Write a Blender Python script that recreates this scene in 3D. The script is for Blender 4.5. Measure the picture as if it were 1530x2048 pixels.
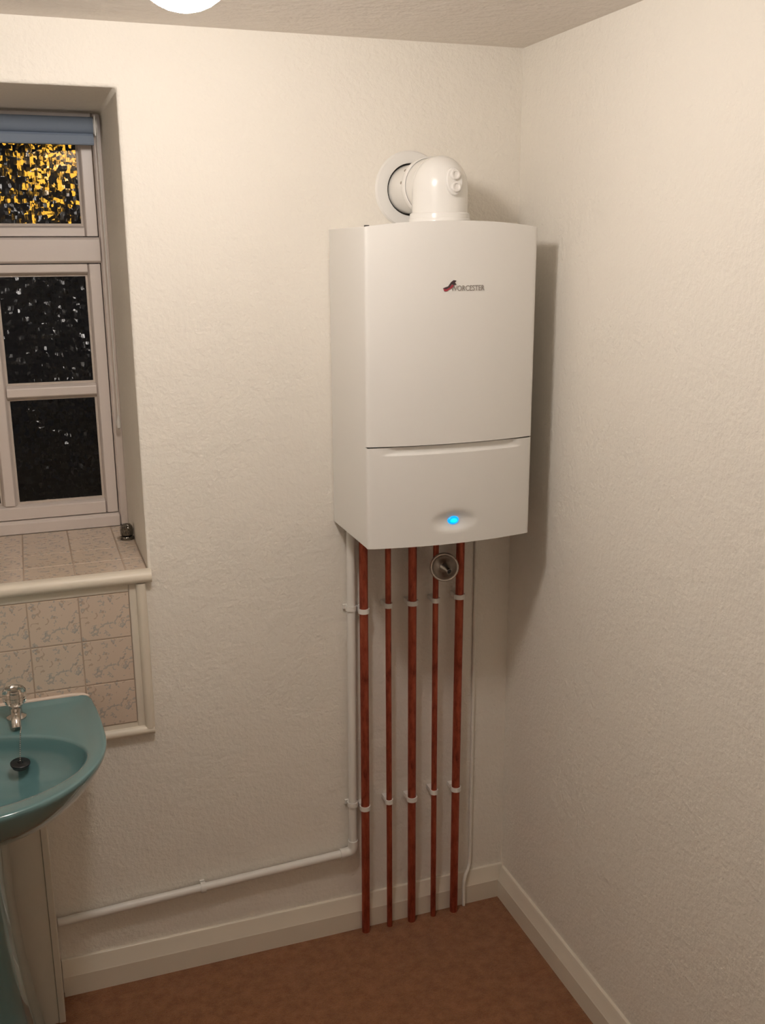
import bpy, bmesh, math, random
from mathutils import Vector, Matrix
random.seed(7)
S = bpy.context.scene
for o in list(bpy.data.objects):
    bpy.data.objects.remove(o)
COL = S.collection

# ------------------------------------------------------------------ camera
CX, CY, CZ = -1.1798, -2.3220, 1.8212
YAW, PITCH, ROLL, FPX = 0.3398, 0.2542, -0.0056, 2019.07
fwd = Vector((math.sin(YAW)*math.cos(PITCH), math.cos(YAW)*math.cos(PITCH), -math.sin(PITCH)))
rgt0 = Vector((math.cos(YAW), -math.sin(YAW), 0))
up0 = rgt0.cross(fwd)
rgt = rgt0*math.cos(ROLL) + up0*math.sin(ROLL)
upv = -rgt0*math.sin(ROLL) + up0*math.cos(ROLL)
cam_data = bpy.data.cameras.new('camera')
cam_data.sensor_fit = 'HORIZONTAL'
cam_data.sensor_width = 36.0
cam_data.lens = 36.0*FPX/1530.0
cam_data.clip_start = 0.02
cam = bpy.data.objects.new('camera', cam_data)
COL.objects.link(cam)
m3 = Matrix((rgt, upv, -fwd)).transposed()
cam.matrix_world = Matrix.Translation((CX, CY, CZ)) @ m3.to_4x4()
S.camera = cam

# ------------------------------------------------------------------ world (night) and view
w = bpy.data.worlds.new('night'); S.world = w
w.use_nodes = True
w.node_tree.nodes['Background'].inputs[0].default_value = (0.004, 0.005, 0.008, 1)
w.node_tree.nodes['Background'].inputs[1].default_value = 0.4
S.view_settings.view_transform = 'Standard'
S.view_settings.look = 'None'
S.view_settings.gamma = 1.0
S.view_settings.use_curve_mapping = False
S.view_settings.exposure = 0.0
LAMP_STRENGTH = 91.0
LAMP_COLOR = (1.0, 0.93, 0.875)
LAMP_POS = (-0.935, -0.85, 2.203)
LAMP_R = 0.074

# ------------------------------------------------------------------ room measures (metres)
H = 2.28                       # ceiling
XL, YF = -1.95, -2.62            # left wall, wall behind the camera
WX0, WX1, WZ0, WZ1 = -1.545, -0.945, 1.0936, 2.1528   # window opening
WD = 0.45                      # depth of the reveal
BX0, BX1, BD, BZ0, BZ1 = -0.4876, -0.0850, 0.2630, 1.1701, 1.8676   # boiler
ZSEAM, BULGE = 1.4010, 0.024

# ------------------------------------------------------------------ materials
def mat(name, color=(0.8, 0.8, 0.8), rough=0.5, metal=0.0, spec=0.5, coat=0.0):
    m = bpy.data.materials.new(name); m.use_nodes = True
    b = m.node_tree.nodes['Principled BSDF']
    b.inputs['Base Color'].default_value = (*color, 1)
    b.inputs['Roughness'].default_value = rough
    b.inputs['Metallic'].default_value = metal
    b.inputs['Specular IOR Level'].default_value = spec
    b.inputs['Coat Weight'].default_value = coat
    return m
def nd(m, t, **kw):
    n = m.node_tree.nodes.new(t)
    for k, v in kw.items():
        setattr(n, k, v)
    return n
def lk(m, a, b): m.node_tree.links.new(a, b)
def bsdf(m): return m.node_tree.nodes['Principled BSDF']
def coords(m, out='Object', scale=(1, 1, 1), rot=(0, 0, 0)):
    t = nd(m, 'ShaderNodeTexCoord'); mp = nd(m, 'ShaderNodeMapping')
    mp.inputs['Scale'].default_value = scale
    mp.inputs['Rotation'].default_value = rot
    lk(m, t.outputs[out], mp.inputs[0])
    return mp.outputs[0]
def noise(m, vec, scale, detail=2.0, rough=0.5):
    n = nd(m, 'ShaderNodeTexNoise')
    n.inputs['Scale'].default_value = scale
    n.inputs['Detail'].default_value = detail
    n.inputs['Roughness'].default_value = rough
    if vec is not None: lk(m, vec, n.inputs['Vector'])
    return n.outputs[0]
def ramp(m, fac, stops):
    r = nd(m, 'ShaderNodeValToRGB')
    el = r.color_ramp.elements
    while len(el) < len(stops): el.new(0.5)
    for e, (p, c) in zip(el, stops):
        e.position = p; e.color = (*c, 1) if len(c) == 3 else c
    lk(m, fac, r.inputs[0])
    return r.outputs[0]
def math_(m, op, a, b=None, c=None):
    n = nd(m, 'ShaderNodeMath', operation=op)
    for i, v in enumerate((a, b, c)):
        if v is None: continue
        if isinstance(v, (int, float)): n.inputs[i].default_value = v
        else: lk(m, v, n.inputs[i])
    return n.outputs[0]
def mixc(m, fac, a, b, mode='MIX'):
    n = nd(m, 'ShaderNodeMix', data_type='RGBA', blend_type=mode)
    for sock, v in ((n.inputs[0], fac), (n.inputs[6], a), (n.inputs[7], b)):
        if isinstance(v, (int, float)): sock.default_value = v
        elif isinstance(v, tuple): sock.default_value = (*v, 1)
        else: lk(m, v, sock)
    return n.outputs[2]
def bump(m, height, strength=0.3, dist=0.002):
    b = nd(m, 'ShaderNodeBump')
    b.inputs['Strength'].default_value = strength
    b.inputs['Distance'].default_value = dist
    lk(m, height, b.inputs['Height'])
    lk(m, b.outputs[0], bsdf(m).inputs['Normal'])

def mat_wall(name, c1, c2, scale=70, strength=0.35, dist=0.003):
    m = mat(name, c1, 0.62, spec=0.3)
    v = coords(m)
    big = noise(m, v, 2.3, 2)
    lk(m, mixc(m, big, c1, c2), bsdf(m).inputs['Base Color'])
    n1 = noise(m, v, scale, 2, 0.6)
    n2 = noise(m, v, scale*0.28, 2, 0.5)
    h = math_(m, 'ADD', math_(m, 'MULTIPLY', n1, 0.6), math_(m, 'MULTIPLY', n2, 0.7))
    bump(m, h, strength, dist)
    return m
M_WALL = mat_wall('wall_paint', (0.86, 0.815, 0.735), (0.84, 0.79, 0.705), 85, 0.75, 0.005)
M_CEIL = mat_wall('stippled_ceiling_paint', (0.86, 0.80, 0.735), (0.83, 0.77, 0.70), 48, 0.9, 0.007)
M_WOOD = mat('white_gloss_wood', (0.77, 0.70, 0.585), 0.38, spec=0.4)
vv = coords(M_WOOD, scale=(1, 1, 1)); bump(M_WOOD, noise(M_WOOD, vv, 45, 3), 0.12, 0.002)
M_FRAME = mat('window_frame_paint', (0.74, 0.66, 0.61), 0.36, spec=0.45)
vv = coords(M_FRAME); bump(M_FRAME, noise(M_FRAME, vv, 60, 3), 0.12, 0.002)
M_PUTTY = mat('glazing_putty', (0.62, 0.54, 0.47), 0.6)
vv = coords(M_PUTTY); bump(M_PUTTY, noise(M_PUTTY, vv, 160, 3), 0.5, 0.003)

M_CARPET = mat('brown_carpet', (0.14, 0.065, 0.03), 0.95, spec=0.05)
vv = coords(M_CARPET)
cn = noise(M_CARPET, vv, 260, 3, 0.7); cb = ramp(M_CARPET, noise(M_CARPET, vv, 34, 4, 0.7), [(0.36, (0, 0, 0)), (0.64, (1, 1, 1))])
lk(M_CARPET, mixc(M_CARPET, cb, mixc(M_CARPET, cn, (0.17, 0.064, 0.022), (0.33, 0.138, 0.055)),
                  mixc(M_CARPET, cn, (0.27, 0.110, 0.042), (0.45, 0.200, 0.085))), bsdf(M_CARPET).inputs['Base Color'])
bump(M_CARPET, cn, 1.0, 0.006)
bsdf(M_CARPET).inputs['Sheen Weight'].default_value = 0.15

M_BOILER = mat('white_boiler_enamel', (0.80, 0.78, 0.74), 0.38, spec=0.45)
vv = coords(M_BOILER); bump(M_BOILER, noise(M_BOILER, vv, 380, 2), 0.05, 0.0006)
M_FLUE = mat('white_flue_enamel', (0.82, 0.80, 0.76), 0.22, spec=0.5)
vv = coords(M_FLUE); bump(M_FLUE, noise(M_FLUE, vv, 25, 2), 0.04, 0.002)
M_PLASTIC = mat('white_plastic', (0.80, 0.77, 0.72), 0.35)
vv = coords(M_PLASTIC); bump(M_PLASTIC, noise(M_PLASTIC, vv, 120, 2), 0.05, 0.001)
M_CAP = mat('white_plastic_cap', (0.82, 0.79, 0.75), 0.25)
M_DARK = mat('dark_recess', (0.02, 0.018, 0.016), 0.6)  # near black: painted shade in gaps and slots, also plain dark parts
M_BLACK = mat('black_rubber', (0.012, 0.012, 0.013), 0.35)
M_RED = mat('red_emblem_print', (0.32, 0.03, 0.05), 0.3)
M_INK = mat('dark_emblem_print', (0.05, 0.025, 0.03), 0.35)
M_LETTER = mat('grey_metal_lettering', (0.36, 0.32, 0.29), 0.35, metal=0.3)
M_LED = mat('blue_status_light', (0.0, 0.1, 0.4), 0.3)
bsdf(M_LED).inputs['Emission Color'].default_value = (0.0, 0.36, 1.0, 1)
bsdf(M_LED).inputs['Emission Strength'].default_value = 1.3
M_LEDC = mat('cyan_status_light_core', (0.0, 0.2, 0.4), 0.3)
bsdf(M_LEDC).inputs['Emission Color'].default_value = (0.0, 0.72, 1.0, 1)
bsdf(M_LEDC).inputs['Emission Strength'].default_value = 1.3

M_COPPER = mat('copper', (0.55, 0.14, 0.075), 0.42, metal=0.75)
vv = coords(M_COPPER, scale=(1, 1, 0.25))
cn = noise(M_COPPER, vv, 70, 4, 0.65)
lk(M_COPPER, ramp(M_COPPER, cn, [(0.3, (0.20, 0.042, 0.026)), (0.5, (0.40, 0.092, 0.052)), (0.8, (0.54, 0.15, 0.085))]), bsdf(M_COPPER).inputs['Base Color'])
lk(M_COPPER, ramp(M_COPPER, cn, [(0.3, (0.6, 0.6, 0.6)), (0.7, (0.36, 0.36, 0.36))]), bsdf(M_COPPER).inputs['Roughness'])
M_CHROME = mat('chrome', (0.62, 0.58, 0.54), 0.16, metal=1.0)
vv = coords(M_CHROME)
lk(M_CHROME, ramp(M_CHROME, noise(M_CHROME, vv, 60, 3), [(0.3, (0.1, 0.1, 0.1)), (0.75, (0.28, 0.28, 0.28))]), bsdf(M_CHROME).inputs['Roughness'])
M_BRUSHED = mat('dull_nickel', (0.50, 0.45, 0.41), 0.34, metal=1.0)
vv = coords(M_BRUSHED); bump(M_BRUSHED, noise(M_BRUSHED, vv, 150, 2), 0.08, 0.001)
M_GUN = mat('dark_polished_metal', (0.17, 0.155, 0.135), 0.12, metal=1.0)
vv = coords(M_GUN); bump(M_GUN, noise(M_GUN, vv, 160, 1), 0.5, 0.006)
M_ACRYL = mat('clear_acrylic', (0.95, 0.93, 0.9), 0.04)
bsdf(M_ACRYL).inputs['Transmission Weight'].default_value = 1.0
bsdf(M_ACRYL).inputs['IOR'].default_value = 1.49

M_BASIN = mat('blue_ceramic', (0.10, 0.21, 0.22), 0.12, spec=0.6, coat=1.0)
vv = coords(M_BASIN)
lk(M_BASIN, mixc(M_BASIN, noise(M_BASIN, vv, 6, 2), (0.110, 0.222, 0.232), (0.120, 0.238, 0.247)), bsdf(M_BASIN).inputs['Base Color'])
M_SEAL = mat('pale_sealant', (0.70, 0.58, 0.48), 0.45)
vv = coords(M_SEAL); bump(M_SEAL, noise(M_SEAL, vv, 90, 2), 0.2, 0.002)
M_GROUT = mat('grout', (0.44, 0.34, 0.26), 0.85)
vv = coords(M_GROUT); bump(M_GROUT, noise(M_GROUT, vv, 300, 2), 0.3, 0.001)
M_BLIND = mat('blue_blind_fabric', (0.26, 0.315, 0.40), 0.8, spec=0.2)
vv = coords(M_BLIND, scale=(1, 1, 1)); bump(M_BLIND, noise(M_BLIND, vv, 500, 2), 0.2, 0.001)

def mat_tile(name, base, base2):
    """cream glazed tile with a printed spray of small blue-grey and brown sprigs"""
    m = mat(name, base, 0.22, spec=0.5)
    oi = nd(m, 'ShaderNodeObjectInfo')
    t = nd(m, 'ShaderNodeTexCoord')
    off = nd(m, 'ShaderNodeVectorMath', operation='ADD')
    mul = nd(m, 'ShaderNodeVectorMath', operation='SCALE'); mul.inputs['Scale'].default_value = 0.05
    lk(m, oi.outputs['Location'], mul.inputs[0])
    lk(m, t.outputs['Object'], off.inputs[0]); lk(m, mul.outputs[0], off.inputs[1])
    v = off.outputs[0]
    # thin broken twigs: iso-lines of two noises, kept only in patches
    n1 = noise(m, v, 26, 2, 0.55)
    line1 = math_(m, 'LESS_THAN', math_(m, 'ABSOLUTE', math_(m, 'SUBTRACT', n1, 0.5)), 0.022)
    n2 = noise(m, v, 70, 2, 0.6)
    patch = math_(m, 'GREATER_THAN', n2, 0.52)
    n3 = noise(m, v, 110, 1, 0.5)
    leaf = math_(m, 'MULTIPLY', math_(m, 'GREATER_THAN', n3, 0.63), math_(m, 'LESS_THAN', math_(m, 'ABSOLUTE', math_(m, 'SUBTRACT', n1, 0.5)), 0.075))
    n4 = noise(m, v, 19, 1, 0.5)
    ink = mixc(m, math_(m, 'GREATER_THAN', n4, 0.5), (0.20, 0.24, 0.26), (0.30, 0.20, 0.14))
    ground = mixc(m, noise(m, v, 12, 2), base, base2)
    c = mixc(m, math_(m, 'MULTIPLY', math_(m, 'MULTIPLY', line1, patch), 0.42), ground, ink)
    c = mixc(m, math_(m, 'MULTIPLY', leaf, 0.42), c, (0.24, 0.29, 0.31))
    lk(m, c, bsdf(m).inputs['Base Color'])
    bump(m, noise(m, v, 14, 1), 0.05, 0.004)
    return m
M_TILE = mat_tile('printed_wall_tile', (0.66, 0.55, 0.43), (0.64, 0.52, 0.43))

# patterned obscure glass: interlocking raised bars
def mat_glass(name, bar, tint):
    """each small block of the pattern is tilted its own way, with fine upright ribs between"""
    m = mat(name, tint, 0.17)
    b = bsdf(m)
    b.inputs['Transmission Weight'].default_value = 1.0
    b.inputs['IOR'].default_value = 1.28
    t = nd(m, 'ShaderNodeTexCoord')
    sx = nd(m, 'ShaderNodeSeparateXYZ'); lk(m, t.outputs['Object'], sx.inputs[0])
    X, Z = sx.outputs[0], sx.outputs[2]
    def blocks(scale, ax, az, k):
        cb = nd(m, 'ShaderNodeCombineXYZ')
        lk(m, math_(m, 'MULTIPLY', X, ax), cb.inputs[0]); lk(m, math_(m, 'MULTIPLY', Z, az), cb.inputs[1])
        vo = nd(m, 'ShaderNodeTexVoronoi', distance='CHEBYCHEV', voronoi_dimensions='2D', feature='F1')
        vo.inputs['Scale'].default_value = scale
        vo.inputs['Randomness'].default_value = 0.8
        lk(m, cb.outputs[0], vo.inputs['Vector'])
        sc = nd(m, 'ShaderNodeSeparateColor'); lk(m, vo.outputs['Color'], sc.inputs[0])
        sp_ = nd(m, 'ShaderNodeSeparateXYZ'); lk(m, vo.outputs['Position'], sp_.inputs[0])
        hx = math_(m, 'MULTIPLY', math_(m, 'SUBTRACT', sc.outputs[0], 0.5), math_(m, 'SUBTRACT', X, math_(m, 'DIVIDE', sp_.outputs[0], ax)))
        hz = math_(m, 'MULTIPLY', math_(m, 'SUBTRACT', sc.outputs[1], 0.5), math_(m, 'SUBTRACT', Z, math_(m, 'DIVIDE', sp_.outputs[1], az)))
        return math_(m, 'MULTIPLY', math_(m, 'ADD', hx, hz), k)
    h = math_(m, 'ADD', blocks(bar, 1.5, 0.8, 0.46), blocks(bar*0.8, 0.8, 1.6, 0.36))
    mp = nd(m, 'ShaderNodeMapping'); mp.inputs['Scale'].default_value = (3.0, 1.0, 0.7)
    lk(m, t.outputs['Object'], mp.inputs[0])
    n = noise(m, mp.outputs[0], 60, 1, 0.5)
    h = math_(m, 'ADD', h, math_(m, 'MULTIPLY', n, 0.0006))
    bump(m, h, 1.0, 1.0)
    return m
M_GLASS = mat_glass('patterned_obscure_glass', 84, (0.88, 0.88, 0.86))

M_GLASS_BACK = mat('smooth_glass_back', (0.88, 0.88, 0.86), 0.0)
bsdf(M_GLASS_BACK).inputs['Transmission Weight'].default_value = 1.0
bsdf(M_GLASS_BACK).inputs['IOR'].default_value = 1.28

M_LAMP = mat('lit_opal_globe', (0.9, 0.9, 0.9), 0.3)
bsdf(M_LAMP).inputs['Emission Color'].default_value = (*LAMP_COLOR, 1)
bsdf(M_LAMP).inputs['Emission Strength'].default_value = LAMP_STRENGTH
M_STREET = mat('lit_amber_lantern', (0.5, 0.3, 0.05), 0.4)
bsdf(M_STREET).inputs['Emission Color'].default_value = (1.0, 0.50, 0.05, 1)
bsdf(M_STREET).inputs['Emission Strength'].default_value = 1.5
M_POST = mat('dark_painted_steel', (0.02, 0.02, 0.02), 0.5)
M_GROUND = mat('night_ground', (0.03, 0.03, 0.03), 0.9)

# ------------------------------------------------------------------ mesh helpers
def empty(name, loc=(0, 0, 0)):
    o = bpy.data.objects.new(name, None); COL.objects.link(o); o.location = loc
    o.empty_display_size = 0.05
    return o
def obj(name, bm, m, parent=None, loc=None, smooth=False, bevel=0.0, seg=2, weld=False, angle=40):
    """link a bmesh (world coordinates) as one object whose origin is loc (or its bottom centre)"""
    if weld: bmesh.ops.remove_doubles(bm, verts=bm.verts, dist=1e-6)
    bmesh.ops.recalc_face_normals(bm, faces=bm.faces)
    me = bpy.data.meshes.new(name)
    if loc is None:
        xs = [v.co.x for v in bm.verts]; ys = [v.co.y for v in bm.verts]; zs = [v.co.z for v in bm.verts]
        loc = Vector(((min(xs)+max(xs))/2, (min(ys)+max(ys))/2, min(zs)))
    loc = Vector(loc)
    bmesh.ops.translate(bm, verts=bm.verts, vec=-loc)
    bm.to_mesh(me); bm.free()
    if smooth:
        for p in me.polygons: p.use_smooth = True
        me.set_sharp_from_angle(angle=math.radians(angle))
    me.materials.append(m)
    o = bpy.data.objects.new(name, me); COL.objects.link(o)
    if parent is not None:
        o.parent = parent
        pl = Vector((0, 0, 0)); q = parent
        while q is not None:
            pl += q.location; q = q.parent
        o.location = loc - pl
    else:
        o.location = loc
    if bevel > 0:
        b = o.modifiers.new('bevel', 'BEVEL'); b.width = bevel; b.segments = seg; b.limit_method = 'ANGLE'
        b.angle_limit = math.radians(35)
    return o
def tag(o, label, cat=None, group=None, kind=None):
    o['label'] = label
    if cat: o['category'] = cat
    if group: o['group'] = group
    if kind: o['kind'] = kind
    return o
def box(bm, x0, x1, y0, y1, z0, z1):
    vs = [bm.verts.new((x, y, z)) for x in (x0, x1) for y in (y0, y1) for z in (z0, z1)]
    for f in ((0, 1, 3, 2), (4, 6, 7, 5), (0, 4, 5, 1), (2, 3, 7, 6), (0, 2, 6, 4), (1, 5, 7, 3)):
        bm.faces.new([vs[i] for i in f])
    return bm
def boxes(*bs):
    bm = bmesh.new()
    for b in bs: box(bm, *b)
    return bm
def frame_for(axis):
    a = Vector(axis).normalized()
    h = Vector((0, 0, 1)) if abs(a.z) < 0.9 else Vector((1, 0, 0))
    u = a.cross(h).normalized(); v = a.cross(u).normalized()
    return a, u, v
def lathe(bm, prof, origin, axis=(0, 0, 1), n=32, squash=(1, 1)):
    """revolve (radius, height) pairs round axis"""
    a, u, v = frame_for(axis); o = Vector(origin)
    rings = []
    for r, h in prof:
        if r < 1e-6:
            rings.append([bm.verts.new(o+a*h)])
        else:
            rings.append([bm.verts.new(o+a*h+u*(r*squash[0]*math.cos(2*math.pi*k/n))+v*(r*squash[1]*math.sin(2*math.pi*k/n))) for k in range(n)])
    for A, B in zip(rings, rings[1:]):
        for k in range(n):
            k2 = (k+1) % n
            if len(A) == 1 and len(B) == 1: continue
            if len(A) == 1: bm.faces.new((A[0], B[k], B[k2]))
            elif len(B) == 1: bm.faces.new((A[k], B[0], A[k2]))
            else: bm.faces.new((A[k], B[k], B[k2], A[k2]))
    return bm
def sweep(bm, pts, radii, n=20, cap=True):
    """tube through pts, parallel transported"""
    pts = [Vector(p) for p in pts]
    if isinstance(radii, (int, float)): radii = [radii]*len(pts)
    tang = []
    for i in range(len(pts)):
        a = pts[max(i-1, 0)]; b = pts[min(i+1, len(pts)-1)]
        tang.append((b-a).normalized())
    _, u, v = frame_for(tang[0])
    rings = []
    for i, p in enumerate(pts):
        t = tang[i]
        u = (u - t*u.dot(t)).normalized(); v = t.cross(u).normalized()
        rings.append([bm.verts.new(p+u*(radii[i]*math.cos(2*math.pi*k/n))+v*(radii[i]*math.sin(2*math.pi*k/n))) for k in range(n)])
    for A, B in zip(rings, rings[1:]):
        for k in range(n):
            k2 = (k+1) % n
            bm.faces.new((A[k], B[k], B[k2], A[k2]))
    if cap:
        bm.faces.new(rings[0][::-1]); bm.faces.new(rings[-1])
    return bm
def arc(c, r, a0, a1, n, plane='yz'):
    out = []
    for i in range(n+1):
        a = math.radians(a0+(a1-a0)*i/n)
        if plane == 'yz': out.append((c[0], c[1]+r*math.cos(a), c[2]+r*math.sin(a)))
        elif plane == 'xz': out.append((c[0]+r*math.cos(a), c[1], c[2]+r*math.sin(a)))
        else: out.append((c[0]+r*math.cos(a), c[1]+r*math.sin(a), c[2]))
    return out
def extrude_profile(bm, prof, axis, a0, a1):
    """closed profile; axis 'x': prof is (y,z); axis 'y': prof is (x,z); axis 'z': prof is (x,y)"""
    def P(t, p):
        return (t, p[0], p[1]) if axis == 'x' else (p[0], t, p[1]) if axis == 'y' else (p[0], p[1], t)
    A = [bm.verts.new(P(a0, p)) for p in prof]; B = [bm.verts.new(P(a1, p)) for p in prof]
    n = len(prof)
    for k in range(n):
        bm.faces.new((A[k], A[(k+1) % n], B[(k+1) % n], B[k]))
    bm.faces.new(A[::-1]); bm.faces.new(B)
    return bm
def polyplate(bm, pts, y0, y1):
    """flat outline in x,z given a thickness in y"""
    return extrude_profile(bm, [(x, z) for x, z in pts], 'y', y0, y1)

# ================================================================== SETTING
# back wall with the window opening
bm = bmesh.new()
gx = [XL-0.1, WX0, WX1, 0.1]; gz = [-0.1, WZ0-0.012, WZ1, H+0.1]
Y0, Y1 = 0.0, 0.62
V = {}
for i, x in enumerate(gx):
    for k, z in enumerate(gz):
        for j, y in enumerate((Y0, Y1)):
            V[i, j, k] = bm.verts.new((x, y, z))
for i in range(3):
    for k in range(3):
        if i == 1 and k == 1: continue
        for j in (0, 1):
            bm.faces.new((V[i, j, k], V[i+1, j, k], V[i+1, j, k+1], V[i, j, k+1]))
ring = [(1, 1), (2, 1), (2, 2), (1, 2)]
for a in range(4):
    (i, k), (i2, k2) = ring[a], ring[(a+1) % 4]
    bm.faces.new((V[i, 0, k], V[i2, 0, k2], V[i2, 1, k2], V[i, 1, k]))
for i in range(3):
    for k in (0, 3):
        bm.faces.new((V[i, 0, k], V[i+1, 0, k], V[i+1, 1, k], V[i, 1, k]))
for k in range(3):
    for i in (0, 3):
        bm.faces.new((V[i, 0, k], V[i, 1, k], V[i, 1, k+1], V[i, 0, k+1]))
o = obj('wall_back', bm, M_WALL, loc=(0, 0, 0), bevel=0.007, seg=3, smooth=True)
tag(o, 'cream painted textured back wall with the deep window opening', 'wall', kind='structure')
o = obj('wall_right', boxes((0, 0.1, YF, 0.0, -0.1, H+0.1)), M_WALL, loc=(0, 0, 0))
tag(o, 'cream painted textured right-hand wall beside the boiler', 'wall', kind='structure')
o = obj('wall_left', boxes((XL-0.1, XL, YF, 0.0, -0.1, H+0.1)), M_WALL, loc=(0, 0, 0))
tag(o, 'cream painted left-hand wall', 'wall', kind='structure')
o = obj('wall_front', boxes((XL-0.1, 0.1, YF-0.1, YF, -0.1, H+0.1)), M_WALL, loc=(0, 0, 0))
tag(o, 'cream painted wall facing the window wall', 'wall', kind='structure')
o = obj('floor', boxes((XL, 0, YF, 0, -0.1, 0)), M_CARPET, loc=(0, 0, 0))
tag(o, 'brown carpeted floor', 'floor', kind='structure')
o = obj('ceiling', boxes((XL, 0, YF, 0, H, H+0.1)), M_CEIL, loc=(0, 0, 0))
tag(o, 'stippled off-white ceiling', 'ceiling', kind='structure')

# skirting boards
def skirt(t=0.018, h=0.0985):
    return [(0, 0), (-t, 0), (-t, h*0.56), (-t+0.002, h*0.60), (-t+0.008, h*0.90), (-t+0.011, h*0.985), (-t+0.013, h), (0, h)]
bm = bmesh.new(); extrude_profile(bm, skirt(), 'x', -1.222, 0.0)
o = obj('baseboard_back', bm, M_WOOD, smooth=True, angle=25)
tag(o, 'cream painted skirting board behind the copper pipes', 'skirting board', kind='structure')
bm = bmesh.new(); extrude_profile(bm, skirt(), 'y', YF, -0.0182)
o = obj('baseboard_right', bm, M_WOOD, smooth=True, angle=25)
tag(o, 'cream painted skirting board along the right-hand wall', 'skirting board', kind='structure')

# ------------------------------------------------------------------ window
win = empty('window_1', (-1.245, WD, WZ0))
tag(win, 'white painted window with dark patterned panes in a deep opening', 'window', kind='structure')
YW = WD               # inner face of the outer frame
def bar(bm, x0, x1, z0, z1, y0, y1, spl=0.006, sides='lrtb'):
    """timber member seen from the room, its inner edges splayed towards the glass"""
    s = {k: (spl if k in sides else 0.0) for k in 'lrtb'}
    f = [(x0+s['l'], y0, z0+s['b']), (x1-s['r'], y0, z0+s['b']), (x1-s['r'], y0, z1-s['t']), (x0+s['l'], y0, z1-s['t'])]
    d = y0+0.012
    g = [(x0, d, z0), (x1, d, z0), (x1, d, z1), (x0, d, z1)]
    h = [(x0, y1, z0), (x1, y1, z0), (x1, y1, z1), (x0, y1, z1)]
    R = [[bm.verts.new(p) for p in q] for q in (f, g, h)]
    for A, B in zip(R, R[1:]):
        for k in range(4): bm.faces.new((A[k], A[(k+1) % 4], B[(k+1) % 4], B[k]))
    bm.faces.new(R[0]); bm.faces.new(R[2][::-1])
    return bm
fr = empty('outer_frame', (0, 0, 0)); fr.parent = win
def fpart(name, parent, args, m=M_FRAME, bev=0.002):
    bm = bmesh.new(); bar(bm, *args)
    return obj(name, bm, m, parent, bevel=bev)
XR, XLw = WX1, WX0                       # reveal faces
JX = 0.022                               # jamb seen
fpart('jamb', fr, (XR-JX, XR+0.0, WZ0, WZ1, YW-0.012, YW+0.08, 0.004, 'l'))
fpart('jamb', fr, (XLw, XLw+JX, WZ0, WZ1, YW-0.012, YW+0.08, 0.004, 'r'))
fpart('head', fr, (XLw+JX, XR-JX, 2.138, WZ1, YW-0.012, YW+0.08, 0.004, 'b'))
fpart('transom', fr, (XLw+JX, XR-JX, 1.792, 1.856, YW-0.016, YW+0.08, 0.005, 'tb'))
fpart('bottom_rail', fr, (XLw+JX, XR-JX, WZ0, 1.128, YW-0.016, YW+0.08, 0.005, 't'))
# opening lights: fanlight above, casement below
def pane(name, parent, x0, x1, z0, z1, y):
    bm = boxes((x0-0.004, x1+0.004, y, y+0.005, z0-0.004, z1+0.004))
    o = obj(name, bm, M_GLASS, parent, loc=((x0+x1)/2, y, z0))
    o.data.materials.append(M_GLASS_BACK)          # patterned on the room side, smooth outside
    for p in o.data.polygons:
        if p.normal.y > -0.5: p.material_index = 1
    return o
def putty(parent, x0, x1, z0, z1, y, t=0.006):
    bm = bmesh.new()
    for q in ((x0, x0+t, z0, z1), (x1-t, x1, z0, z1), (x0+t, x1-t, z0, z0+t), (x0+t, x1-t, z1-t, z1)):
        box(bm, q[0], q[1], y-0.003, y+0.0, q[2], q[3])
    return obj('putty_line', bm, M_PUTTY, parent)
YS = YW-0.002
YG = YW+0.024
fan = empty('fanlight_sash', (0, 0, 0)); fan.parent = win
sx0, sx1, sz0, sz1 = XLw+JX+0.002, XR-JX-0.002, 1.858, 2.136
px0, px1, pz0, pz1 = -1.488, -1.001, 1.884, 2.108
fpart('stile', fan, (px1, sx1, sz0, sz1, YS, YW+0.05, 0.005, 'l'))
fpart('stile', fan, (sx0, px0, sz0, sz1, YS, YW+0.05, 0.005, 'r'))
fpart('rail', fan, (px0, px1, pz1, sz1, YS, YW+0.05, 0.005, 'b'))
fpart('rail', fan, (px0, px1, sz0, pz0, YS, YW+0.05, 0.005, 't'))
pane('pane', fan, px0, px1, pz0, pz1, YG)
putty(fan, px0, px1, pz0, pz1, YG)
cas = empty('casement_sash', (0, 0, 0)); cas.parent = win
cz0, cz1 = 1.130, 1.790
cols = [(-1.488, -1.262), (-1.2265, -1.001)]
rows = [(1.1675, 1.4500), (1.4835, 1.7650)]
fpart('stile', cas, (cols[1][1], sx1, cz0, cz1, YS, YW+0.05, 0.005, 'l'))
fpart('stile', cas, (sx0, cols[0][0], cz0, cz1, YS, YW+0.05, 0.005, 'r'))
fpart('rail', cas, (cols[0][0], cols[1][1], rows[1][1], cz1, YS, YW+0.05, 0.005, 'b'))
fpart('rail', cas, (cols[0][0], cols[1][1], cz0, rows[0][0], YS, YW+0.05, 0.005, 't'))
fpart('glazing_bar', cas, (cols[0][1], cols[1][0], rows[0][0], rows[1][1], YS+0.002, YW+0.045, 0.006, 'lr'))
for c in cols:
    fpart('glazing_bar', cas, (c[0], c[1], rows[0][1], rows[1][0], YS+0.002, YW+0.045, 0.006, 'tb'))
for c in cols:
    for r in rows:
        pane('pane', cas, c[0], c[1], r[0], r[1], YG)
        putty(cas, c[0], c[1], r[0], r[1], YG)
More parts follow.
